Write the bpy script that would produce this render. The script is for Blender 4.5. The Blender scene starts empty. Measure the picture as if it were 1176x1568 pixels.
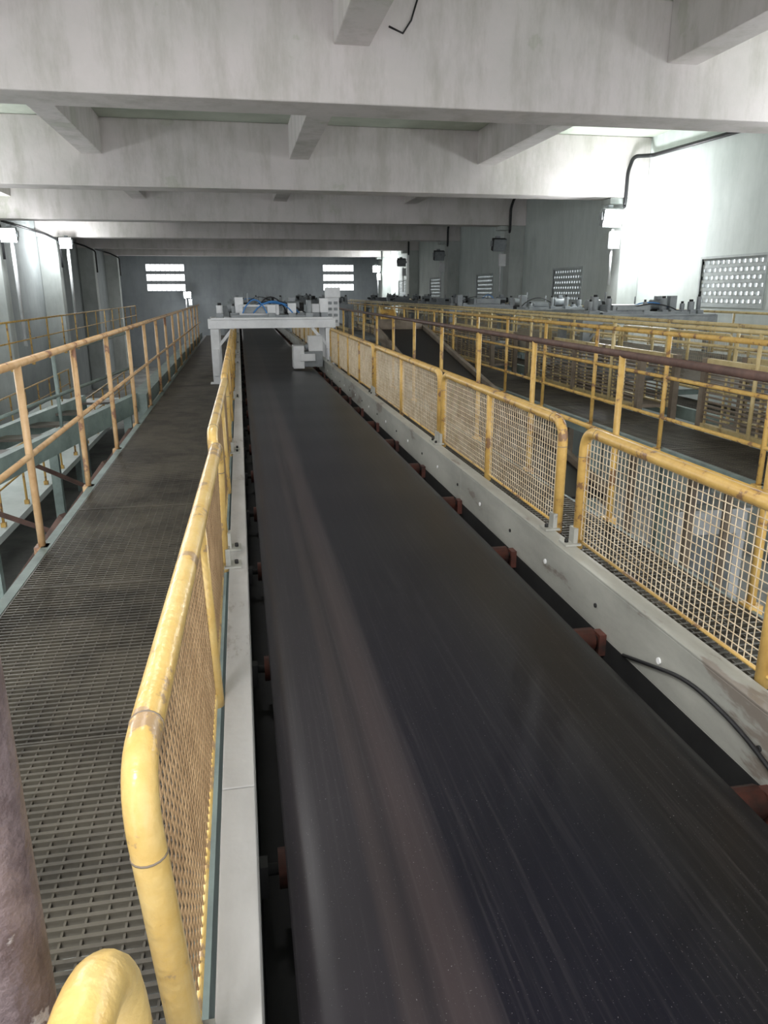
import bpy, math, random
from mathutils import Vector, Matrix
random.seed(4)
CZ=5.0
# ------------------------------------------------------------ materials
def mat(name,c1,c2=None,scale=6,rough=.6,metal=0,bump=0.0,c3=None,stretch=None,detail=6,spec=.5,stain=None,chip=.34,stf=.5):
    m=bpy.data.materials.new(name); m.use_nodes=True
    nt=m.node_tree; N=nt.nodes; L=nt.links
    b=N['Principled BSDF']; b.inputs['Roughness'].default_value=rough; b.inputs['Metallic'].default_value=metal
    b.inputs['Specular IOR Level'].default_value=spec
    if c2 is None: c2=tuple(x*.8 for x in c1)
    tc=N.new('ShaderNodeTexCoord'); mp=N.new('ShaderNodeMapping')
    if stretch: mp.inputs['Scale'].default_value=stretch
    L.new(tc.outputs['Object'],mp.inputs['Vector'])
    no=N.new('ShaderNodeTexNoise'); no.inputs['Scale'].default_value=scale; no.inputs['Detail'].default_value=detail
    no.inputs['Roughness'].default_value=.65
    L.new(mp.outputs[0],no.inputs['Vector'])
    cr=N.new('ShaderNodeValToRGB'); e=cr.color_ramp.elements
    e[0].position=chip+.03; e[0].color=(*c2,1); e[1].position=.62; e[1].color=(*c1,1)
    if c3:
        x=e.new(chip); x.color=(*c3,1)
    L.new(no.outputs['Fac'],cr.inputs[0]); out=cr.outputs[0]
    if stain:
        m2=N.new('ShaderNodeMapping'); m2.inputs['Scale'].default_value=(2.2,2.2,.5); L.new(tc.outputs['Object'],m2.inputs['Vector'])
        n3=N.new('ShaderNodeTexNoise'); n3.inputs['Scale'].default_value=1.0; n3.inputs['Detail'].default_value=8; n3.inputs['Roughness'].default_value=.72; L.new(m2.outputs[0],n3.inputs['Vector'])
        c4=N.new('ShaderNodeValToRGB'); c4.color_ramp.elements[0].position=.34; c4.color_ramp.elements[0].color=(*stain,1); c4.color_ramp.elements[1].position=.54; c4.color_ramp.elements[1].color=(1,1,1,1)
        L.new(n3.outputs['Fac'],c4.inputs[0])
        mx=N.new('ShaderNodeMix'); mx.data_type='RGBA'; mx.blend_type='MULTIPLY'; mx.inputs[0].default_value=stf
        L.new(out,mx.inputs[6]); L.new(c4.outputs[0],mx.inputs[7]); out=mx.outputs[2]
    L.new(out,b.inputs['Base Color'])
    if bump:
        n2=N.new('ShaderNodeTexNoise'); n2.inputs['Scale'].default_value=scale*5; n2.inputs['Detail'].default_value=5
        L.new(tc.outputs['Object'],n2.inputs['Vector'])
        bu=N.new('ShaderNodeBump'); bu.inputs['Strength'].default_value=bump; bu.inputs['Distance'].default_value=.02
        L.new(n2.outputs['Fac'],bu.inputs['Height']); L.new(bu.outputs[0],b.inputs['Normal'])
    return m
def emis(name,c,s):
    m=bpy.data.materials.new(name); m.use_nodes=True; b=m.node_tree.nodes['Principled BSDF']
    b.inputs['Base Color'].default_value=(*c,1); b.inputs['Emission Color'].default_value=(*c,1); b.inputs['Emission Strength'].default_value=s
    return m
M_beam=mat('whitewashed_concrete_beam',(.72,.67,.665),(.64,.61,.59),.9,.85,bump=.4,c3=(.57,.56,.51),stain=(.70,.71,.66),stf=.65)
M_slab=mat('ceiling_concrete',(.54,.58,.50),(.42,.46,.39),.8,.9,bump=.1)
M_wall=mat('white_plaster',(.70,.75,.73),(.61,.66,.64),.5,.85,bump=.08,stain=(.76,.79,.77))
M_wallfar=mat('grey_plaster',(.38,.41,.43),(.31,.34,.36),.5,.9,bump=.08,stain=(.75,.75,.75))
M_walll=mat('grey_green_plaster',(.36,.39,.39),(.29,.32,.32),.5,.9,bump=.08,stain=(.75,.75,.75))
M_col=mat('column_plaster',(.54,.57,.55),(.44,.47,.45),.8,.85,bump=.1,stain=(.7,.7,.68))
M_floor=mat('concrete_floor',(.42,.42,.40),(.22,.22,.21),.7,.8,bump=.1)
M_yel=mat('yellow_paint',(.66,.43,.13),(.54,.33,.09),8,.42,bump=.08,c3=(.25,.14,.07),chip=.40)
M_yel2=mat('pale_yellow_paint',(.76,.55,.22),(.68,.45,.14),8,.30,bump=.16,c3=(.42,.28,.15),chip=.40)
M_yel3=mat('dusty_yellow_paint',(.66,.54,.29),(.54,.42,.20),7,.45,c3=(.34,.24,.13),chip=.37)
M_org=mat('orange_worn_paint',(.68,.46,.25),(.56,.34,.16),6,.42,c3=(.30,.16,.1),chip=.38)
M_rust=mat('rust_brown_paint',(.13,.075,.06),(.08,.048,.04),9,.55,bump=.1)
M_brown=mat('dusty_brown_steel',(.27,.22,.17),(.17,.135,.10),3,.7)
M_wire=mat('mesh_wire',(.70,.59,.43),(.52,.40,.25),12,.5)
M_wireL=mat('mesh_wire_shaded',(.38,.25,.13),(.25,.155,.075),12,.6)  # darker mesh wire, shade on the left guards put into the colour
M_str=mat('stringer_grey_paint',(.42,.42,.38),(.31,.31,.28),3,.45,bump=.1,c3=(.20,.175,.15),stretch=(1,.3,1),chip=.39)
M_strL=mat('stringer_light_paint',(.58,.57,.56),(.47,.46,.45),4,.42,bump=.08,c3=(.34,.32,.30),stretch=(1,.4,1),chip=.37)
M_grn=mat('green_grey_steel',(.21,.27,.25),(.14,.18,.17),4,.5)
M_grate=mat('galvanised_grating',(.10,.088,.067),(.042,.037,.029),3,.45,metal=.2)
M_dark=mat('dark_steel',(.018,.018,.018),(.01,.01,.01),5,.7)
M_red=mat('idler_red_oxide',(.11,.034,.023),(.04,.018,.014),12,.55,c3=(.03,.018,.015))
M_white=mat('machine_white_paint',(.72,.73,.74),(.60,.61,.62),3,.4)
M_grey=mat('machine_grey_paint',(.30,.32,.33),(.20,.22,.23),4,.45)
M_blue=mat('blue_hose',(.05,.24,.6),(.04,.18,.46),8,.4)
M_black=mat('black_rubber_cable',(.015,.015,.017),(.009,.009,.01),8,.5)
M_pink=mat('primer_stained_pipe',(.20,.155,.16),(.11,.08,.082),16,.45,bump=.3,c3=(.36,.33,.33))
M_lamp=emis('floodlight_glass',(1,1,1),60)
M_hole=mat('lit_hole_white',(.9,.9,.9),(.8,.8,.8),5,.4)  # white stands for light seen through the web holes
def belt_mat():
    m=bpy.data.materials.new('rubber_belt'); m.use_nodes=True; nt=m.node_tree;N=nt.nodes;L=nt.links;b=N['Principled BSDF']
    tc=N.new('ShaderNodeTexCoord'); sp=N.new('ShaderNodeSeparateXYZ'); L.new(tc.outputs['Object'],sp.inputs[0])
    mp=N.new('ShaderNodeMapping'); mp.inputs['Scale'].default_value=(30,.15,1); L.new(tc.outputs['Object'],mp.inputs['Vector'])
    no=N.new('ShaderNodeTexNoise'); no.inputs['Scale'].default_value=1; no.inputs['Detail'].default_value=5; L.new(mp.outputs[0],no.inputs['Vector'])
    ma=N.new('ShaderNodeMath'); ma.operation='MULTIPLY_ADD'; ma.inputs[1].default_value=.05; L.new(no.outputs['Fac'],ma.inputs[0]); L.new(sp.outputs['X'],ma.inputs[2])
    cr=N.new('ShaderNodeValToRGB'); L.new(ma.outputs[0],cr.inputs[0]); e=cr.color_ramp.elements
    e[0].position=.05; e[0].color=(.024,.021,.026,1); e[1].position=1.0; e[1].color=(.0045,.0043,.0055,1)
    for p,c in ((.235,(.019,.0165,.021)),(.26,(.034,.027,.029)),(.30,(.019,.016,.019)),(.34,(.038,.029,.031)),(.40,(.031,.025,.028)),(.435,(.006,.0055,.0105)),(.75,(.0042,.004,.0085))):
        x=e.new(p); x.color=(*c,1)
    # fine dust streaks dragged along the run of the belt
    mp5=N.new('ShaderNodeMapping'); mp5.inputs['Scale'].default_value=(90,1.2,1); L.new(tc.outputs['Object'],mp5.inputs['Vector'])
    n5=N.new('ShaderNodeTexNoise'); n5.inputs['Scale'].default_value=1; n5.inputs['Detail'].default_value=6; n5.inputs['Roughness'].default_value=.7; L.new(mp5.outputs[0],n5.inputs['Vector'])
    r5=N.new('ShaderNodeMapRange'); r5.inputs['From Min'].default_value=.5; r5.inputs['From Max'].default_value=.8; r5.inputs['To Max'].default_value=.10; L.new(n5.outputs['Fac'],r5.inputs['Value'])
    m5=N.new('ShaderNodeMix'); m5.data_type='RGBA'; m5.inputs[7].default_value=(.22,.20,.20,1); L.new(r5.outputs[0],m5.inputs[0]); L.new(cr.outputs[0],m5.inputs[6])
    n2=N.new('ShaderNodeTexNoise'); n2.inputs['Scale'].default_value=260; n2.inputs['Detail'].default_value=3; L.new(tc.outputs['Object'],n2.inputs['Vector'])
    c2=N.new('ShaderNodeValToRGB'); c2.color_ramp.elements[0].position=.69; c2.color_ramp.elements[0].color=(0,0,0,1); c2.color_ramp.elements[1].position=.76; c2.color_ramp.elements[1].color=(1,1,1,1)
    L.new(n2.outputs['Fac'],c2.inputs[0])
    mx=N.new('ShaderNodeMix'); mx.data_type='RGBA'; mx.inputs[7].default_value=(.22,.21,.22,1)
    L.new(c2.outputs[0],mx.inputs[0]); L.new(m5.outputs[2],mx.inputs[6])
    L.new(mx.outputs[2],b.inputs['Base Color'])
    b.inputs['Roughness'].default_value=.36
    b.inputs['Specular IOR Level'].default_value=.30
    return m
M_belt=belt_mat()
# ------------------------------------------------------------ mesh builder
class MB:
    def __init__(s): s.v=[];s.f=[];s.m=[];s.sm=[];s.mats=[]
    def mi(s,m):
        if m not in s.mats: s.mats.append(m)
        return s.mats.index(m)
    def box(s,x0,x1,y0,y1,z0,z1,m,M=None):
        i=len(s.v)
        for z in (z0,z1):
            for x,y in ((x0,y0),(x1,y0),(x1,y1),(x0,y1)):
                p=Vector((x,y,z)); s.v.append(tuple(M@p) if M else (x,y,z))
        k=s.mi(m)
        for q in ((3,2,1,0),(4,5,6,7),(0,1,5,4),(1,2,6,5),(2,3,7,6),(3,0,4,7)):
            s.f.append([i+a for a in q]); s.m.append(k); s.sm.append(False)
    def beam(s,a,b,w,h,m):
        a=Vector(a);b=Vector(b);d=b-a;L=d.length;d.normalize()
        up=Vector((0,0,1)) if abs(d.z)<.95 else Vector((1,0,0))
        sx=d.cross(up).normalized(); uz=sx.cross(d)
        M=Matrix(((sx.x,d.x,uz.x,a.x),(sx.y,d.y,uz.y,a.y),(sx.z,d.z,uz.z,a.z),(0,0,0,1)))
        s.box(-w/2,w/2,0,L,-h/2,h/2,m,M)
    def tube(s,pts,r,m,seg=12,caps=True):
        P=[Vector(p) for p in pts]; n=len(P); k=s.mi(m)
        t0=(P[1]-P[0]).normalized(); up=Vector((0,0,1)) if abs(t0.z)<.9 else Vector((1,0,0))
        u=t0.cross(up).normalized(); base=len(s.v)
        for i in range(n):
            if i==0:t=t0
            elif i==n-1:t=(P[-1]-P[-2]).normalized()
            else:t=((P[i+1]-P[i]).normalized()+(P[i]-P[i-1]).normalized()).normalized()
            u=(u-t*u.dot(t)).normalized(); w=t.cross(u)
            rr=r[i] if isinstance(r,(list,tuple)) else r
            for j in range(seg):
                a=2*math.pi*j/seg; s.v.append(tuple(P[i]+u*math.cos(a)*rr+w*math.sin(a)*rr))
        for i in range(n-1):
            for j in range(seg):
                a=base+i*seg+j;b=base+i*seg+(j+1)%seg
                s.f.append([a,b,b+seg,a+seg]); s.m.append(k); s.sm.append(True)
        if caps:
            s.f.append([base+j for j in range(seg)][::-1]);s.m.append(k);s.sm.append(False)
            s.f.append([base+(n-1)*seg+j for j in range(seg)]);s.m.append(k);s.sm.append(False)
    def obj(s,name,bevel=0):
        me=bpy.data.meshes.new(name); me.from_pydata(s.v,[],s.f)
        for m in s.mats: me.materials.append(m)
        me.polygons.foreach_set('material_index',s.m); me.polygons.foreach_set('use_smooth',s.sm); me.update()
        o=bpy.data.objects.new(name,me); bpy.context.scene.collection.objects.link(o)
        if bevel:
            b=o.modifiers.new('b','BEVEL'); b.width=bevel; b.segments=2; b.limit_method='ANGLE'; b.angle_limit=math.radians(60)
        return o
def fillet(pts,r,n=6):
    P=[Vector(p) for p in pts]; out=[P[0]]
    for i in range(1,len(P)-1):
        a=(P[i-1]-P[i]).normalized(); b=(P[i+1]-P[i]).normalized()
        A=P[i]+a*r; B=P[i]+b*r
        for k in range(n+1):
            t=k/n; out.append(A*(1-t)**2+P[i]*2*t*(1-t)+B*t*t)
    out.append(P[-1]); return out
def parent(name,objs):
    e=bpy.data.objects.new(name,None); bpy.context.scene.collection.objects.link(e)
    for o in objs: o.parent=e
    return e
# ------------------------------------------------------------ shell
XL,XR,YB,YF=-8.0,10.0,-6.0,55.0; ZC=CZ+3.55; ZB=CZ+2.2
b=MB(); b.box(XL-.3,XR+.3,YB,YF+.3,-.2,0,M_floor); b.obj('floor')
b=MB(); b.box(XL-.3,XR+.3,YB,YF+.3,ZC,ZC+.2,M_slab); b.obj('ceiling')
beamY=[10.35+8.1*k for k in range(-1,6)]
for y in beamY:
    b=MB(); b.box(XL+.002,XR-.002,y-.36,y+.36,ZB,ZC-.002,M_beam)
    b.obj('ceiling_beam',.02)
ys=[YB]+beamY+[YF]
for xc in (-6.9,-2.9,1.5,5.85):
    b=MB()
    for a,c in zip(ys[:-1],ys[1:]):
        y0=a+(.361 if a!=YB else 0); y1=c-(.361 if c!=YF else .01)
        b.box(xc-.22,xc+.22,y0,y1,CZ+2.83,ZC-.002,M_beam)
    b.obj('secondary_ceiling_beam',.015)
def wall_x(name,x0,x1,wins,m,ya=YB,yb=YF):
    b=MB(); y=ya
    for (a,c,z0,z1) in wins:
        b.box(x0,x1,y,a,0,ZC,m); b.box(x0,x1,a,c,0,z0,m); b.box(x0,x1,a,c,z1,ZC,m); y=c
    b.box(x0,x1,y,yb,0,ZC,m); b.obj(name)
rw=[(13.35+8.1*k,15.45+8.1*k,CZ-.28,CZ+.66) for k in range(-1,5)]
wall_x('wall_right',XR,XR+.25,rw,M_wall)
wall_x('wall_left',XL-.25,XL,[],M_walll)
fw=[(-6.1,-3.55,CZ-.0,CZ+1.95),(6.0,8.2,CZ-.0,CZ+1.95)]
b=MB(); x=XL
for (a,c,z0,z1) in fw:
    b.box(x,a,YF,YF+.25,0,ZC,M_wallfar); b.box(a,c,YF,YF+.25,0,z0,M_wallfar); b.box(a,c,YF,YF+.25,z1,ZC,M_wallfar); x=c
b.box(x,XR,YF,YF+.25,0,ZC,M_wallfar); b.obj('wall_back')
n=1
M_jali=mat('window_block',(.56,.60,.60),(.46,.50,.50),3,.8)
for (a,c,z0,z1) in rw:
    b=MB()
    b.box(XR-.02,XR+.15,a-.05,c+.05,z1,z1+.05,M_jali); b.box(XR-.02,XR+.15,a-.05,c+.05,z0-.05,z0,M_jali)
    b.box(XR-.02,XR+.15,a-.05,a,z0,z1,M_jali); b.box(XR-.02,XR+.15,c,c+.05,z0,z1,M_jali)
    rows=6; hh=(z1-z0)/rows
    for i in range(rows+1):
        zz=z0+i*hh; b.box(XR+.02,XR+.06,a,c,max(z0,zz-.045),min(z1,zz+.045),M_jali)
    cols=12; ww=(c-a)/cols
    for i in range(rows):
        for j in range(cols+1):
            yy=a+(j+(.5 if i%2 else 0))*ww
            if yy>c: continue
            b.box(XR+.02,XR+.06,max(a,yy-.045),min(c,yy+.045),z0+i*hh+.035,z0+(i+1)*hh-.035,M_jali)
    b.obj('window_%d'%n); n+=1
for (a,c,z0,z1) in fw:
    b=MB(); h=z1-z0
    for i in range(4):
        zz=z0+i*h/3; b.box(a,c,YF+.05,YF+.2,max(z0,zz-.11),min(z1,zz+.11),M_wallfar)
    for j in range(9):
        xx=a+(c-a)*j/8
        b.box(max(a,xx-.016),min(c,xx+.016),YF+.06,YF+.1,z0,z1,M_wallfar)
    b.obj('window_%d'%n); n+=1
for y in beamY[1:]:
    b=MB(); b.box(XR-.55,XR-.002,y-.3,y+.3,.0,ZB-.002,M_col)
    b.box(XR-.9,XR-.552,y-.25,y+.25,ZB-.14,ZB-.002,M_col); b.obj('column',.02)
    b=MB(); b.box(XL+.002,XL+.75,y-.3,y+.3,.0,ZB-.002,M_col); b.obj('column',.02)
for k in range(1,6):
    y=10.3+8.1*k
    p=fillet([(XR-.06,y-7.6,CZ+2.95),(XR-.06,y-.5,CZ+3.12),(XR-.5,y-.42,CZ+3.1),(XR-.62,y-.42,CZ+2.75),(XR-.62,y-.42,CZ+2.1),(XR-.62,y-.40,CZ+2.0)],.12)
    b=MB(); b.tube(p,.045,M_black,8); b.obj('cable_conduit')
    if k>1:
        p=fillet([(XL+.9,y-.36,CZ+1.0),(XL+.9,y-.36,CZ+2.05),(XL+.4,y-.4,CZ+2.3),(XL+.06,y-.6,CZ+2.4),(XL+.06,y-7,CZ+2.4)],.12)
        b=MB(); b.tube(p,.04,M_black,8); b.obj('cable_conduit')
b=MB(); b.tube([(1.95,9.97,CZ+3.05),(2.12,9.95,CZ+2.98),(2.22,9.95,CZ+3.12),(2.35,9.97,CZ+3.5)],.012,M_black,6); b.obj('ceiling_hook')
def flood(x,y,z,dx,power,lit=True,lit_edge=False):
    b=MB()
    b.tube([(x,y,z-.02),(x+dx*.35,y,z-.02)],.025,M_grey,8)
    b.beam((x,y-.05,z-.02),(x,y-.25,z-.07),.46,.40,M_dark if not lit else M_grey)
    b.beam((x,y-.25,z-.07),(x,y-.28,z-.078),.44,.38,M_lamp if lit else M_grey)
    b.box(x-.06,x+.06,y-.1,y+.1,z+.13,z+.24,M_grey)
    b.box(x-.26,x-.235,y-.2,y-.02,z-.1,z+.08,M_grey); b.box(x+.235,x+.26,y-.2,y-.02,z-.1,z+.08,M_grey)
    if lit_edge: b.tube([(x+.02,y,z-.02),(x+.02,y,z-3.4)],.055,M_white,10)  # white tube stands in for the lit column edge
    else:
        b.box(x+.05,x+.28,y-.14,y,z-.75,z-.35,M_white); b.tube([(x+dx*.12,y-.05,z-.3),(x+dx*.12,y-.05,z-1.6)],.03,M_white,8)  # white box and conduit put in for the brightly lit column edge
    o=b.obj('floodlight')
    if lit:
        l=bpy.data.lights.new('floodlight_bulb','POINT'); l.energy=power; l.shadow_soft_size=.2; l.color=(.95,.98,1)
        lo=bpy.data.objects.new('floodlight_bulb',l); lo.location=(x,y-.6,z-.2); lo.parent=o; bpy.context.scene.collection.objects.link(lo)
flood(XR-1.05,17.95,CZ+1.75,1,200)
flood(XL+1.2,34.1,CZ+2.0,-1,150,lit_edge=True)
flood(XL+1.2,26.0,CZ+1.75,-1,90,lit_edge=True)
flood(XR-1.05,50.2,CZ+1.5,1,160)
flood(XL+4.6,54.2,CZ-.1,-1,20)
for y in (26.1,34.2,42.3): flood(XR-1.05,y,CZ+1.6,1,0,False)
flood(XL+1.2,17.95,CZ+1.75,-1,240); flood(XL+1.2,9.7,CZ+1.75,-1,170); flood(XR-1.05,9.7,CZ+1.75,1,150)  # unseen floods added as fill for the beams and walls
# ------------------------------------------------------------ railings
def railing(name,x,y0,y1,step,mt,mp,zf=CZ-1.49,zt=CZ-.39,mids=(CZ-.93,),first=None):
    b=MB(); b.tube([(x,y0,zt),(x,y1,zt)],.024,mt,10)
    for z in mids: b.tube([(x,y0,z),(x,y1,z)],.018,mp,8)
    y=first if first is not None else y0
    while y<=y1+1e-3:
        b.tube([(x,y,zf-.06),(x,y,zt)],.022,mp,10); b.box(x-.04,x+.04,y-.04,y+.04,zf-.08,zf-.0,mp); y+=step
    return b.obj(name)
railing('handrail',-1.27,.2,25.5,1.5,M_org,M_org,first=1.62)
railing('handrail',2.42,-1.0,27,1.5,M_rust,M_yel,first=0.)
railing('handrail',4.02,0.6,30,1.5,M_yel,M_yel,first=.6,mids=(CZ-.8,CZ-1.19))
railing('handrail',5.0,0.6,40,3,M_yel3,M_yel3,first=.6,mids=(CZ-.8,))
railing('handrail',5.75,2,40,1.5,M_yel3,M_yel3,mids=(CZ-.65,CZ-.95,CZ-1.2))
railing('handrail',9.2,4,44,1.5,M_yel3,M_yel3,mids=(CZ-.75,CZ-1.1))
railing('handrail',-5.6,14,44,2.0,M_yel,M_yel,zf=CZ-1.8,zt=CZ-.7,mids=(CZ-1.2,))
# ------------------------------------------------------------ walkways
def grating(name,x0,x1,y0,y1,z,dy=.033,dx=.05,pan=1.5,h=.022,bw=.012,lw=.006):
    b=MB(); y=y0
    while y<y1-.01:
        ye=min(y+pan,y1)-.006
        b.box(x0,x1,y,y+.01,z-.03,z+.002,M_grate); b.box(x0,x1,ye-.01,ye,z-.03,z+.002,M_grate)
        b.box(x0,x0+.008,y,ye,z-.03,z,M_grate); b.box(x1-.008,x1,y,ye,z-.03,z,M_grate)
        yy=y+dy
        while yy<ye-.02:
            b.box(x0+.008,x1-.008,yy,yy+bw,z-h,z-.001,M_grate); yy+=dy
        xx=x0+dx
        while xx<x1-.02:
            b.box(xx,xx+lw,y+.008,ye-.008,z-h,z-.004,M_grate); xx+=dx
        y+=pan
    b.box(x0-.06,x0-.004,y0,y1,z-.16,z-.0,M_grn); b.box(x1+.004,x1+.05,y0,y1,z-.16,z-.02,M_grn)
    y=y0+.7
    while y<y1:
        b.box(x0,x1,y,y+.06,z-.14,z-.031,M_grn); y+=3
    return b.obj(name)
ZW=CZ-1.49
grating('walkway_grating',-1.21,-.2,-.6,28,ZW,bw=.012)
grating('walkway_grating',1.56,2.36,-1.,28,ZW,dy=.05,dx=.1)
grating('walkway_grating',4.08,4.94,.5,40,ZW,dy=.04,dx=.12)
grating('walkway_grating',5.82,6.35,2,40,ZW,dy=.06,dx=.12)
def supports(name,xs,ys,z,m):
    b=MB()
    for x in xs:
        for y in ys: b.box(x-.06,x+.06,y-.06,y+.06,0,z,m)
    return b.obj(name)
for x in (-1.24,2.39,4.03,4.99):
    supports('walkway_support_posts',(x,),[3.5+4.5*k for k in range(6)],ZW-.165,M_grn)
b=MB(); b.box(-1.36,-1.30,10.6,27,ZW-.02,ZW+.17,M_grn); b.box(-1.42,-1.30,10.5,10.6,ZW-.2,ZW+.17,M_grn)
b.box(-1.5,-1.36,10.6,27,ZW+.12,ZW+.17,M_grn)
b.obj('green_edge_channel')
b=MB()
b.beam((-1.45,10.4,CZ-1.42),(-3.1,5.0,CZ-1.80),.09,.24,M_grn)
b.beam((-2.1,10.4,CZ-1.42),(-3.9,5.0,CZ-1.80),.09,.24,M_grn)
for k in range(9):
    t=k/9; x=-1.45-1.65*t; y=10.4-5.4*t; z=CZ-1.40-.38*t
    b.beam((x,y,z),(x-.68,y,z),.25,.03,M_grate)
for (a,c) in (((-1.45,10.4,CZ-.5),(-3.1,5.0,CZ-.88)),((-1.45,10.4,CZ-.95),(-3.1,5.0,CZ-1.33))):
    b.tube([a,c],.02,M_grn,8)
for t in (0,.33,.66,1):
    x=-1.45-1.65*t; y=10.4-5.4*t; z=CZ-1.4-.38*t; b.tube([(x,y,z),(x,y,z+.9)],.02,M_grn,8)
b.box(-3.2,-3.05,4.9,5.05,0,CZ-1.75,M_grn); b.box(-4.0,-3.85,4.9,5.05,0,CZ-1.75,M_grn)
b.box(-2.2,-2.1,10.3,10.4,0,CZ-1.4,M_grn); b.box(-1.6,-1.5,10.3,10.4,0,CZ-1.4,M_grn)
b.obj('sloping_gangway')
b=MB()
for k in range(5):
    y=2.0+1.9*k
    b.beam((-1.4,y,CZ-1.65),(-2.6,y+.6,CZ-3.2),.07,.07,M_rust)
    b.beam((-1.4,y+.9,CZ-3.0),(-2.6,y-.4,CZ-1.9),.05,.05,M_rust)
b.tube([(-2.7,1.5,CZ-1.9),(-2.7,11,CZ-1.9)],.04,M_grn); b.tube([(-2.7,1.5,CZ-3.3),(-2.7,11,CZ-3.3)],.04,M_grn)
for y in (1.5,5,8,11): b.box(-2.76,-2.64,y-.05,y+.05,0,CZ-1.9,M_grn)
b.obj('steel_bracing_frame')
b=MB(); b.box(-7.2,-4.1,4,30,1.0,1.12,M_wall)
for x in (-7,-4.3):
    for y in (4.3,12,20,29): b.box(x-.1,x+.1,y-.1,y+.1,0,1.0,M_grn)
b.obj('lower_platform')
railing('lower_handrail',-4.2,4.2,29.8,1.5,M_yel,M_yel,zf=1.2,zt=2.25,mids=(1.75,))
railing('lower_handrail',-6.4,4.2,29.8,1.5,M_yel,M_yel,zf=1.2,zt=2.25,mids=(1.75,))
# ------------------------------------------------------------ conveyors
def conveyor(name,x0,x1,bx0,bx1,y0,y1,zt,detail=True):
    objs=[]
    s=MB()
    for (a,c,w0,w1,mm) in ((x0-.074,x0,x0-.008,x0,M_strL),(x1,x1+.078,x1,x1+.008,M_str)):
        y=y0
        while y<y1-.01:
            ye=min(y+3.0,y1)-.004
            s.box(a,c,y,ye,zt-.01,zt,mm); s.box(w0,w1,y,ye,zt-.22,zt-.01,mm); s.box(a,c,y,ye,zt-.23,zt-.22,mm)
            y+=3.0
    s.box(x0+.001,x1-.001,y0,y1,zt-.36,zt-.35,M_dark)  # dark pan added to block light and blacken the gaps beside the belt
    s.box(x0-.004,x0+.001,y0,y1,zt-.36,zt-.221,M_dark); s.box(x1-.001,x1+.004,y0,y1,zt-.36,zt-.221,M_dark)
    y=y0+1.2
    while y<y1:
        s.box(x0-.07,x0-.01,y,y+.08,0,zt-.232,M_grn); s.box(x1+.01,x1+.07,y,y+.08,0,zt-.232,M_grn)
        s.box(x0-.01,x1+.01,y,y+.08,zt-.75,zt-.66,M_grn); y+=4.5
    so=s.obj(name+'_stringers',.003); objs.append(so)
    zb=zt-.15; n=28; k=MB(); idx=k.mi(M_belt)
    prof=[]
    for i in range(n+1):
        t=i/n; x=bx0+(bx1-bx0)*t; e=min(t,1-t)*(bx1-bx0)
        z=zb-.012*max(0,(1-e/.025))**2
        prof.append((x,z))
    prof+= [(bx1+.004,zb-.02),(bx1,zb-.026)]+[(bx0,zb-.026),(bx0-.004,zb-.02)]
    ny=int((y1-y0)*10)
    rnd=random.Random(5)
    for j in range(ny+1):
        yy=y0+(y1-y0)*(j/ny)
        for (x,z) in prof:
            # very slight sag between idlers, as the real sheet shows
            k.v.append((x,yy,z+.0012*math.cos(2*math.pi*(yy-.48))))
    m=len(prof)
    for j in range(ny):
        for i in range(m):
            a=j*m+i; c=j*m+(i+1)%m
            k.f.append([a,c,c+m,a+m]); k.m.append(idx); k.sm.append(i<n)
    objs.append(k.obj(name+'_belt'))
    r=MB()
    y=math.ceil(y0)+.48
    while y<y1:
        r.tube([(x0+.045,y,zb-.075),(x1-.05,y,zb-.075)],.046,M_red,14)
        r.tube([(x0+.001,y,zb-.075),(x1-.001,y,zb-.075)],.014,M_dark,8)
        r.box(x0+.001,x0+.02,y-.02,y+.02,zb-.14,zb-.05,M_dark); r.box(x1-.03,x1-.001,y-.03,y+.03,zb-.14,zb-.05,M_red)
        y+=1.0
    if detail:
        y=.7
        while y<13:
            r.tube([(x1-.006,y+.38,zt-.12),(x1-.0005,y+.38,zt-.12)],.012,M_hole,12)  # white discs drawn as holes with light showing through
            r.tube([(x1-.006,y+.86,zt-.12),(x1-.0005,y+.86,zt-.12)],.009,M_dark,12); y+=1.0
    objs.append(r.obj(name+'_idlers'))
    return parent(name,objs)
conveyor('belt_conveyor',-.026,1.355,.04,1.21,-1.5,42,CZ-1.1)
conveyor('belt_conveyor.001',6.65,8.15,6.75,8.05,2,44,CZ-1.05,False)
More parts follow.
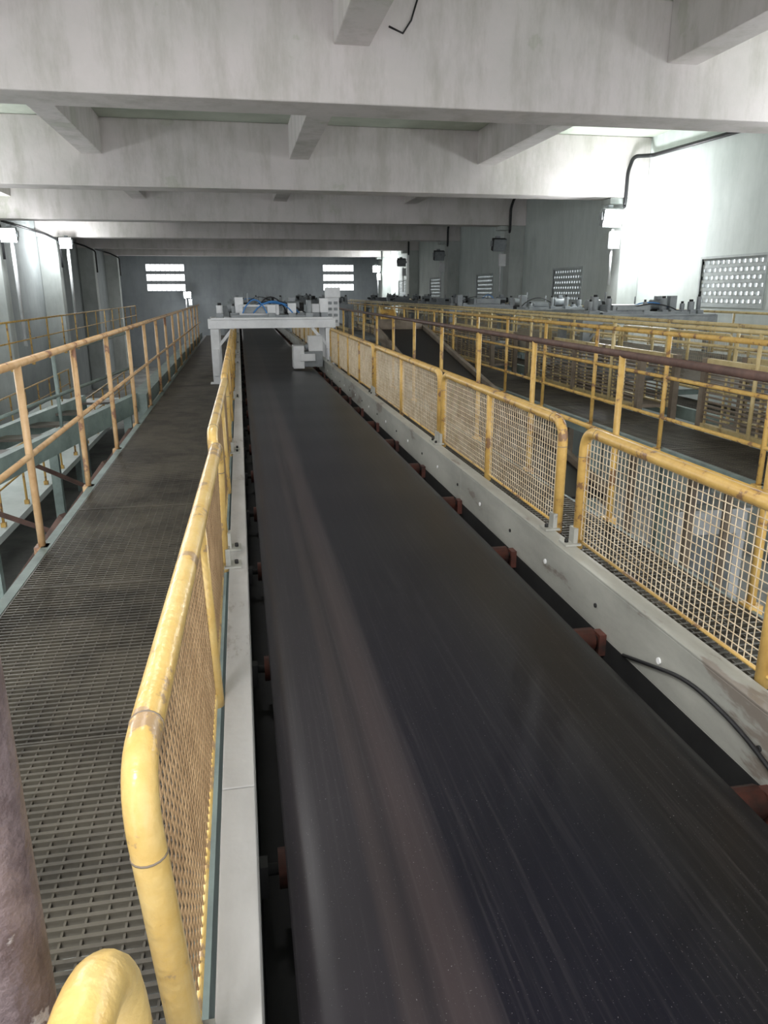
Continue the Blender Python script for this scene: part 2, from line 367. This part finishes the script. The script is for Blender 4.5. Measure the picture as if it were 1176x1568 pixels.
def guard(x0,y0,x1,y1,side,wm,pm,zt=CZ-.58,zb=CZ-1.09,bracket=True,pitch=.03,mid=True,lean=(0,0),r=.0235,wr=.0018):
    A=Vector((x0,y0,0));B=Vector((x1,y1,0));D=(B-A);L=D.length;D.normalize()
    def P(t,z):
        q=A+D*t; l=(lean[0]+(lean[1]-lean[0])*t/L)*(z-zb)/(zt-zb)
        return (q.x+l,q.y,z)
    b=MB()
    b.tube(fillet([P(0,zb-.03),P(0,zt),P(L,zt),P(L,zb-.03)],.10,8),r,pm,18)
    for (p,q) in ((P(.115,zt),P(.118,zt)),(P(L-.118,zt),P(L-.115,zt)),(P(0,zt-.118),P(0,zt-.115)),(P(L,zt-.118),P(L,zt-.115))):
        b.tube([p,q],r+.001,M_brown,18)
    if mid:
        n=max(1,round(L/1.15))
        for i in range(1,n): b.tube([P(L*i/n,zb-.03),P(L*i/n,zt)],r*.9,pm,12)
    b.tube([P(.02,zb+.01),P(L-.02,zb+.01)],.007,pm,6)
    z=zb+.01+pitch
    while z<zt-.02:
        b.tube([P(.0,z),P(L,z)],wr,wm,4,False); z+=pitch
    t=pitch
    while t<L:
        zz=zt-(.04 if t<.05 or t>L-.05 else 0)
        b.tube([P(t,zb),P(t,zz)],wr,wm,4,False); t+=pitch
    if bracket:
        for t in (0,L):
            q=P(t,zb); xs=sorted((q[0]-side*.0,q[0]+side*.075))
            b.box(xs[0],xs[1],q[1]-.04,q[1]+.04,CZ-1.099,CZ-1.09,M_str)
            b.box(q[0]-.01+side*.022,q[0]+.01+side*.022,q[1]-.025,q[1]+.025,CZ-1.09,CZ-1.02,M_str)
            b.tube([(q[0]+side*.055,q[1],CZ-1.09),(q[0]+side*.055,q[1],CZ-1.075)],.009,M_dark,6)
    return b.obj('mesh_guard_panel')
segs=[(.835,2.98),(3.2,5.3),(5.42,8.2),(8.32,12.4),(14.4,17.5),(17.6,21.5)]
for i,(a,c) in enumerate(segs):
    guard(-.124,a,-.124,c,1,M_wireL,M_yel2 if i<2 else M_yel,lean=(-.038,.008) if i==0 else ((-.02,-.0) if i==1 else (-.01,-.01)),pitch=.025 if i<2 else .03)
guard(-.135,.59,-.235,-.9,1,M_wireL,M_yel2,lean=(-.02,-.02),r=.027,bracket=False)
for (a,c) in [(.45,2.97),(3.2,5.32),(5.42,8.2),(8.32,12.4),(14.4,17.5),(17.6,21.5)]:
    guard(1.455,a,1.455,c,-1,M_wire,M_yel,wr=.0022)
for k in range(9):
    guard(6.52,3+3.1*k,6.52,6+3.1*k,1,M_wire,M_yel3,bracket=False,pitch=.05,zb=CZ-1.02)
    guard(8.28,3+3.1*k,8.28,6+3.1*k,-1,M_wire,M_yel3,bracket=False,pitch=.05,zb=CZ-1.02)
b=MB(); b.tube([(-.247,.60,CZ-1.488),(-.247,.60,CZ-.2),(-.247,.60,CZ+.1)],.036,M_pink,24); b.box(-.30,-.205,.54,.66,CZ-1.488,CZ-1.475,M_pink); b.obj('support_pipe')
b=MB(); b.tube(fillet([(1.34,1.0,CZ-1.34),(1.33,1.35,CZ-1.27),(1.34,1.62,CZ-1.20),(1.345,1.9,CZ-1.19),(1.345,2.3,CZ-1.31)],.12),.007,M_black,8); b.obj('black_cable')
# ------------------------------------------------------------ gantry machines
def gantry(x0,x1,y,name='belt_gantry_machine',seed=0,body=M_white,hoses=7,nblue=4):
    rnd=random.Random(seed); b=MB(); zt=CZ-.42
    for x in (x0,x1):
        for yy in (y,y+1.0):
            b.box(x-.07,x+.07,yy-.06,yy+.06,CZ-1.49,zt-.14,body)
        b.box(x-.08,x+.08,y-.08,y+1.1,zt-.14,zt,body)
        b.box(x-.12,x+.12,y-.1,y+.1,CZ-1.5,CZ-1.47,body)
        b.box(x-.05,x+.05,y-.1,y-.06,CZ-1.35,zt-.5,body)
    b.box(x0-.1,x1+.1,y-.09,y+.03,zt-.16,zt-.0,body); b.box(x0-.1,x1+.1,y+.95,y+1.07,zt-.16,zt,body)
    b.box(x0-.05,x1+.05,y-.11,y-.09,zt-.02,zt+.015,body)
    W=x1-x0
    for x,s in ((x0,1),(x1,-1)):
        b.beam((x+s*.05,y-.03,zt-.45),(x+s*.3,y-.03,zt-.16),.04,.05,body)
    b.box(x0+.15*W,x0+.85*W,y+.1,y+.9,zt,zt+.05,M_grey)
    f0=.2+.15*rnd.random(); f1=f0+.22+.15*rnd.random(); hb=.14+.1*rnd.random()
    b.box(x0+f0*W,x0+f1*W,y+.15,y+.7,zt+.05,zt+hb,body)
    b.box(x0+(f0+.03)*W,x0+(f1-.03)*W,y+.12,y+.15,zt+.08,zt+hb-.03,M_grey)
    for fx in (.05,.11,.17,.22,.5,.68,.76,.83,.9,.97):
        if rnd.random()<.2: continue
        x=x0+fx*W; h=.10+.22*rnd.random(); yy=y+.1+.3*rnd.random(); rr=.035+.03*rnd.random()
        b.box(x-.06,x+.06,yy-.1,yy+.1,zt,zt+.08,M_grey)
        if rnd.random()<.35: b.box(x-.07,x+.07,yy-.06,yy+.08,zt+.08,zt+h+.03,body if rnd.random()<.6 else M_dark)
        else:
            b.tube([(x,yy,zt+.08),(x,yy,zt+h)],rr,body if rnd.random()<.5 else M_grey,12)
            b.tube([(x,yy,zt+h),(x,yy,zt+h+.04)],rr*.6,M_dark,10)
    for (xm,yo) in ((x0+.7*W,.6),(x0+.2*W,.75)):
        b.tube([(xm-.16,y+yo,zt+.17),(xm+.12,y+yo,zt+.17)],.095,M_grey,16); b.tube([(xm+.12,y+yo,zt+.17),(xm+.2,y+yo,zt+.17)],.075,M_dark,16)
        b.box(xm-.06,xm+.04,y+yo-.06,y+yo+.06,zt+.26,zt+.33,M_grey); b.box(xm-.14,xm+.1,y+yo-.08,y+yo+.08,zt,zt+.09,M_dark)
    for k in range(hoses):
        xa=x0+W*(.1+.3*rnd.random()); xb=xa+W*(.2+.35*rnd.random()); yy=y+.0+.5*rnd.random()
        hh=.10+.17*rnd.random()
        p=[(xa+(xb-xa)*t/10,yy,zt+.08+hh*math.sin(math.pi*t/10)**.8) for t in range(11)]
        b.tube(p,.012,M_blue if k<nblue else M_black,6)
    for k in range(3):
        xa=x0+W*(.3+.25*k); b.tube([(xa,y+.8,zt),(xa,y+.8,zt+.4-.08*k)],.014,M_grey,6)
    b.box(x0+.2*W,x0+.9*W,y+.2,y+.8,zt-.14,zt-.05,M_grey)
    return b.obj(name,.004)
gantry(-.42,1.5,13.0,seed=1)
gantry(-.42,1.5,24.5,seed=7,body=M_grey,hoses=2,nblue=1)
for i,(y,h,nb) in enumerate(((13.0,2,1),(17.5,1,0),(22.,2,1),(27.5,0,0),(33.,1,0),(39,0,0))): gantry(6.2+(.3 if i%2 else 0),8.7-(.2 if i%3==1 else 0),y,seed=3+i,body=M_grey,hoses=h,nblue=nb)
gantry(2.7,3.75,26,seed=13,body=M_grey,hoses=1,nblue=0); gantry(2.7,3.75,37,seed=14,body=M_grey,hoses=1,nblue=0)
b=MB(); b.box(1.60,1.84,14.25,14.5,CZ-.62,CZ+.06,M_white); b.box(1.58,1.86,14.22,14.25,CZ-.1,CZ+.08,M_white)
for i in range(4):
    for j in range(2): b.box(1.63+j*.11,1.70+j*.11,14.235,14.25,CZ-.55+i*.11,CZ-.5+i*.11,M_grey)
b.box(1.68,1.78,14.3,14.45,CZ-1.49,CZ-.62,M_grey); b.obj('control_cabinet',.006)
b=MB(); b.box(1.0,1.33,12.55,12.85,CZ-1.2,CZ-.95,M_grey); b.box(.84,1.02,12.5,12.85,CZ-1.22,CZ-.85,M_white)
b.box(1.1,1.34,12.6,12.8,CZ-.95,CZ-.7,M_white); b.tube([(1.05,12.7,CZ-.9),(1.3,12.7,CZ-.8)],.05,M_grey); b.box(.95,1.2,12.48,12.5,CZ-1.1,CZ-.98,M_white); b.obj('discharge_plough',.008)
b=MB(); b.beam((3.25,16.2,CZ-1.1),(3.35,17.4,CZ-.42),.34,.08,M_yel); b.beam((3.08,16.2,CZ-1.08),(3.18,17.4,CZ-.38),.03,.16,M_yel2); b.beam((3.42,16.2,CZ-1.08),(3.52,17.4,CZ-.38),.03,.16,M_yel2)
b.box(3.25,3.35,17.1,17.2,0,CZ-.65,M_grn); b.obj('yellow_chute_cover',.01)
b=MB()
for x in (2.75,3.75): b.beam((x,7,CZ-2.1),(x,15.5,CZ-.75),.07,.2,M_brown)
b.beam((3.25,7,CZ-2.08),(3.25,15.5,CZ-.73),.9,.03,M_belt)
for k in range(9):
    y=7.4+k; z=CZ-2.1+(y-7)*.159
    b.tube([(2.78,y,z-.05),(3.72,y,z-.05)],.05,M_rust,10)
b.tube([(2.8,15.5,CZ-.7),(3.7,15.5,CZ-.7)],.16,M_brown,18)
for y in (7.5,11,15): b.box(2.72,2.78,y,y+.08,0,CZ-2.1+(y-7)*.159-.1,M_grn); b.box(3.72,3.78,y,y+.08,0,CZ-2.1+(y-7)*.159-.1,M_grn)
b.obj('inclined_conveyor')
def screen(x0,x1,y0,y1,z0,z1):
    b=MB()
    for x in (x0,x1):
        for y in (y0,(y0+y1)/2,y1): b.box(x-.04,x+.04,y-.04,y+.04,0,z1,M_brown)
        b.box(x-.03,x+.03,y0,y1,z1-.06,z1,M_yel3); b.box(x-.03,x+.03,y0,y1,z0,z0+.06,M_yel3)
        z=z0+.1
        while z<z1-.08: b.box(x-.015,x+.015,y0,y1,z,z+.018,M_brown); z+=.05
        y=y0+.12
        while y<y1: b.box(x-.01,x+.01,y,y+.02,z0,z1,M_yel3); y+=.3
    b.box(x0+.04,x1-.04,y0+.1,y1-.1,z0,z0+.04,M_brown)
    k=y0+.5
    while k<y1-.3: b.tube([(x0+.05,k,z1-.3),(x1-.05,k,z1-.3)],.09,M_grey,12); k+=.8
    b.obj('screening_machine')
screen(5.12,5.62,3.2,7.6,CZ-1.5,CZ-.72); screen(5.12,5.62,9,13,CZ-1.5,CZ-.8); screen(5.12,5.62,15,20,CZ-1.5,CZ-.8)
screen(2.75,3.7,19.2,24,CZ-1.6,CZ-.9)
def housing(x0,x1,y0,y1,h,m=M_white):
    b=MB()
    for x in (x0+.08,x1-.08):
        for y in (y0+.08,y1-.08): b.box(x-.05,x+.05,y-.05,y+.05,0,.5,M_grey)
    b.box(x0,x1,y0,y1,.5,h,m); b.box(x0-.04,x1+.04,y0-.04,y1+.04,h,h+.04,m)
    b.box(x0+.15,x1-.15,y0-.02,y0,.8,h-.3,M_grey); b.tube([((x0+x1)/2,(y0+y1)/2,h+.04),((x0+x1)/2,(y0+y1)/2,h+.25)],.15,M_grey,16)
    b.obj('machine_housing',.01)
housing(3.0,3.8,4.2,5.6,1.6); housing(5.3,6.3,8.1,8.8,2.3); housing(-3.9,-2.95,.4,2.0,1.2,M_wall); housing(2.6,3.85,.5,2.6,1.8)
b=MB(); b.box(-2.1,-.9,3.9,5.9,.9,1.0,M_wall)  # pale tabletop added below the grating so its slots look bright
for x in (-2.,-1.):
    for y in (4.0,5.8): b.box(x-.04,x+.04,y-.04,y+.04,0,.9,M_grey)
b.obj('slot_backing_table')
# ------------------------------------------------------------ lighting
w=bpy.data.worlds.new('World'); bpy.context.scene.world=w; w.use_nodes=True
bg=w.node_tree.nodes['Background']; bg.inputs[0].default_value=(.96,.97,1,1); bg.inputs[1].default_value=2.3
def fill_lamp(x,y,z,e,sx=1.4,sy=.3):  # unseen overhead fixtures added as soft fill
    b=MB(); b.box(x-sx/2,x+sx/2,y-sy/2,y+sy/2,z,z+.08,M_white); b.tube([(x,y,z+.08),(x,y,ZC)],.015,M_grey,6); o=b.obj('fill_light')
    l=bpy.data.lights.new('lamp','AREA'); l.shape='RECTANGLE'; l.size=sx; l.size_y=sy; l.energy=e; l.color=(1,.98,.97)
    lo=bpy.data.objects.new('lamp',l); lo.location=(x,y,z-.01); lo.parent=o; bpy.context.scene.collection.objects.link(lo)
fill_lamp(-1.4,-1.0,CZ+2.6,200)
fill_lamp(-.8,6.2,CZ+3.4,60)
fill_lamp(-2,46,CZ+2.6,110); fill_lamp(4,46,CZ+2.6,110)
b=MB(); b.box(-2.55,-2.2,4.7,5.0,2.5,2.56,M_white)  # lamp added under the walkway to brighten the grating slots
b.box(-2.5,-2.4,4.8,4.9,0,2.5,M_grey); o=b.obj('grating_fill_light')
l=bpy.data.lights.new('grating_fill','AREA'); l.size=.3; l.energy=190
lo=bpy.data.objects.new('grating_fill',l); lo.location=(-2.2,4.85,2.45); lo.parent=o; bpy.context.scene.collection.objects.link(lo)
lo.rotation_euler=(0,math.radians(30),0)
# ------------------------------------------------------------ camera
f=1156.; th=math.atan(227/1206.); ph=math.atan(344/1156.)
F=Vector((math.sin(th)*math.cos(ph),math.cos(th)*math.cos(ph),-math.sin(ph)))
R=Vector((math.cos(th),-math.sin(th),0)); U=R.cross(F)
M=Matrix(((R.x,U.x,-F.x,0),(R.y,U.y,-F.y,0),(R.z,U.z,-F.z,CZ),(0,0,0,1)))
M=M@Matrix.Rotation(math.radians(-.15),4,'Z')
cd=bpy.data.cameras.new('camera'); co=bpy.data.objects.new('camera',cd); bpy.context.scene.collection.objects.link(co)
co.matrix_world=M; cd.sensor_fit='VERTICAL'; cd.sensor_height=36; cd.lens=36*f/1600; cd.clip_start=.02; cd.clip_end=300
bpy.context.scene.camera=co
vs=bpy.context.scene.view_settings; vs.view_transform='Standard'; vs.exposure=.5
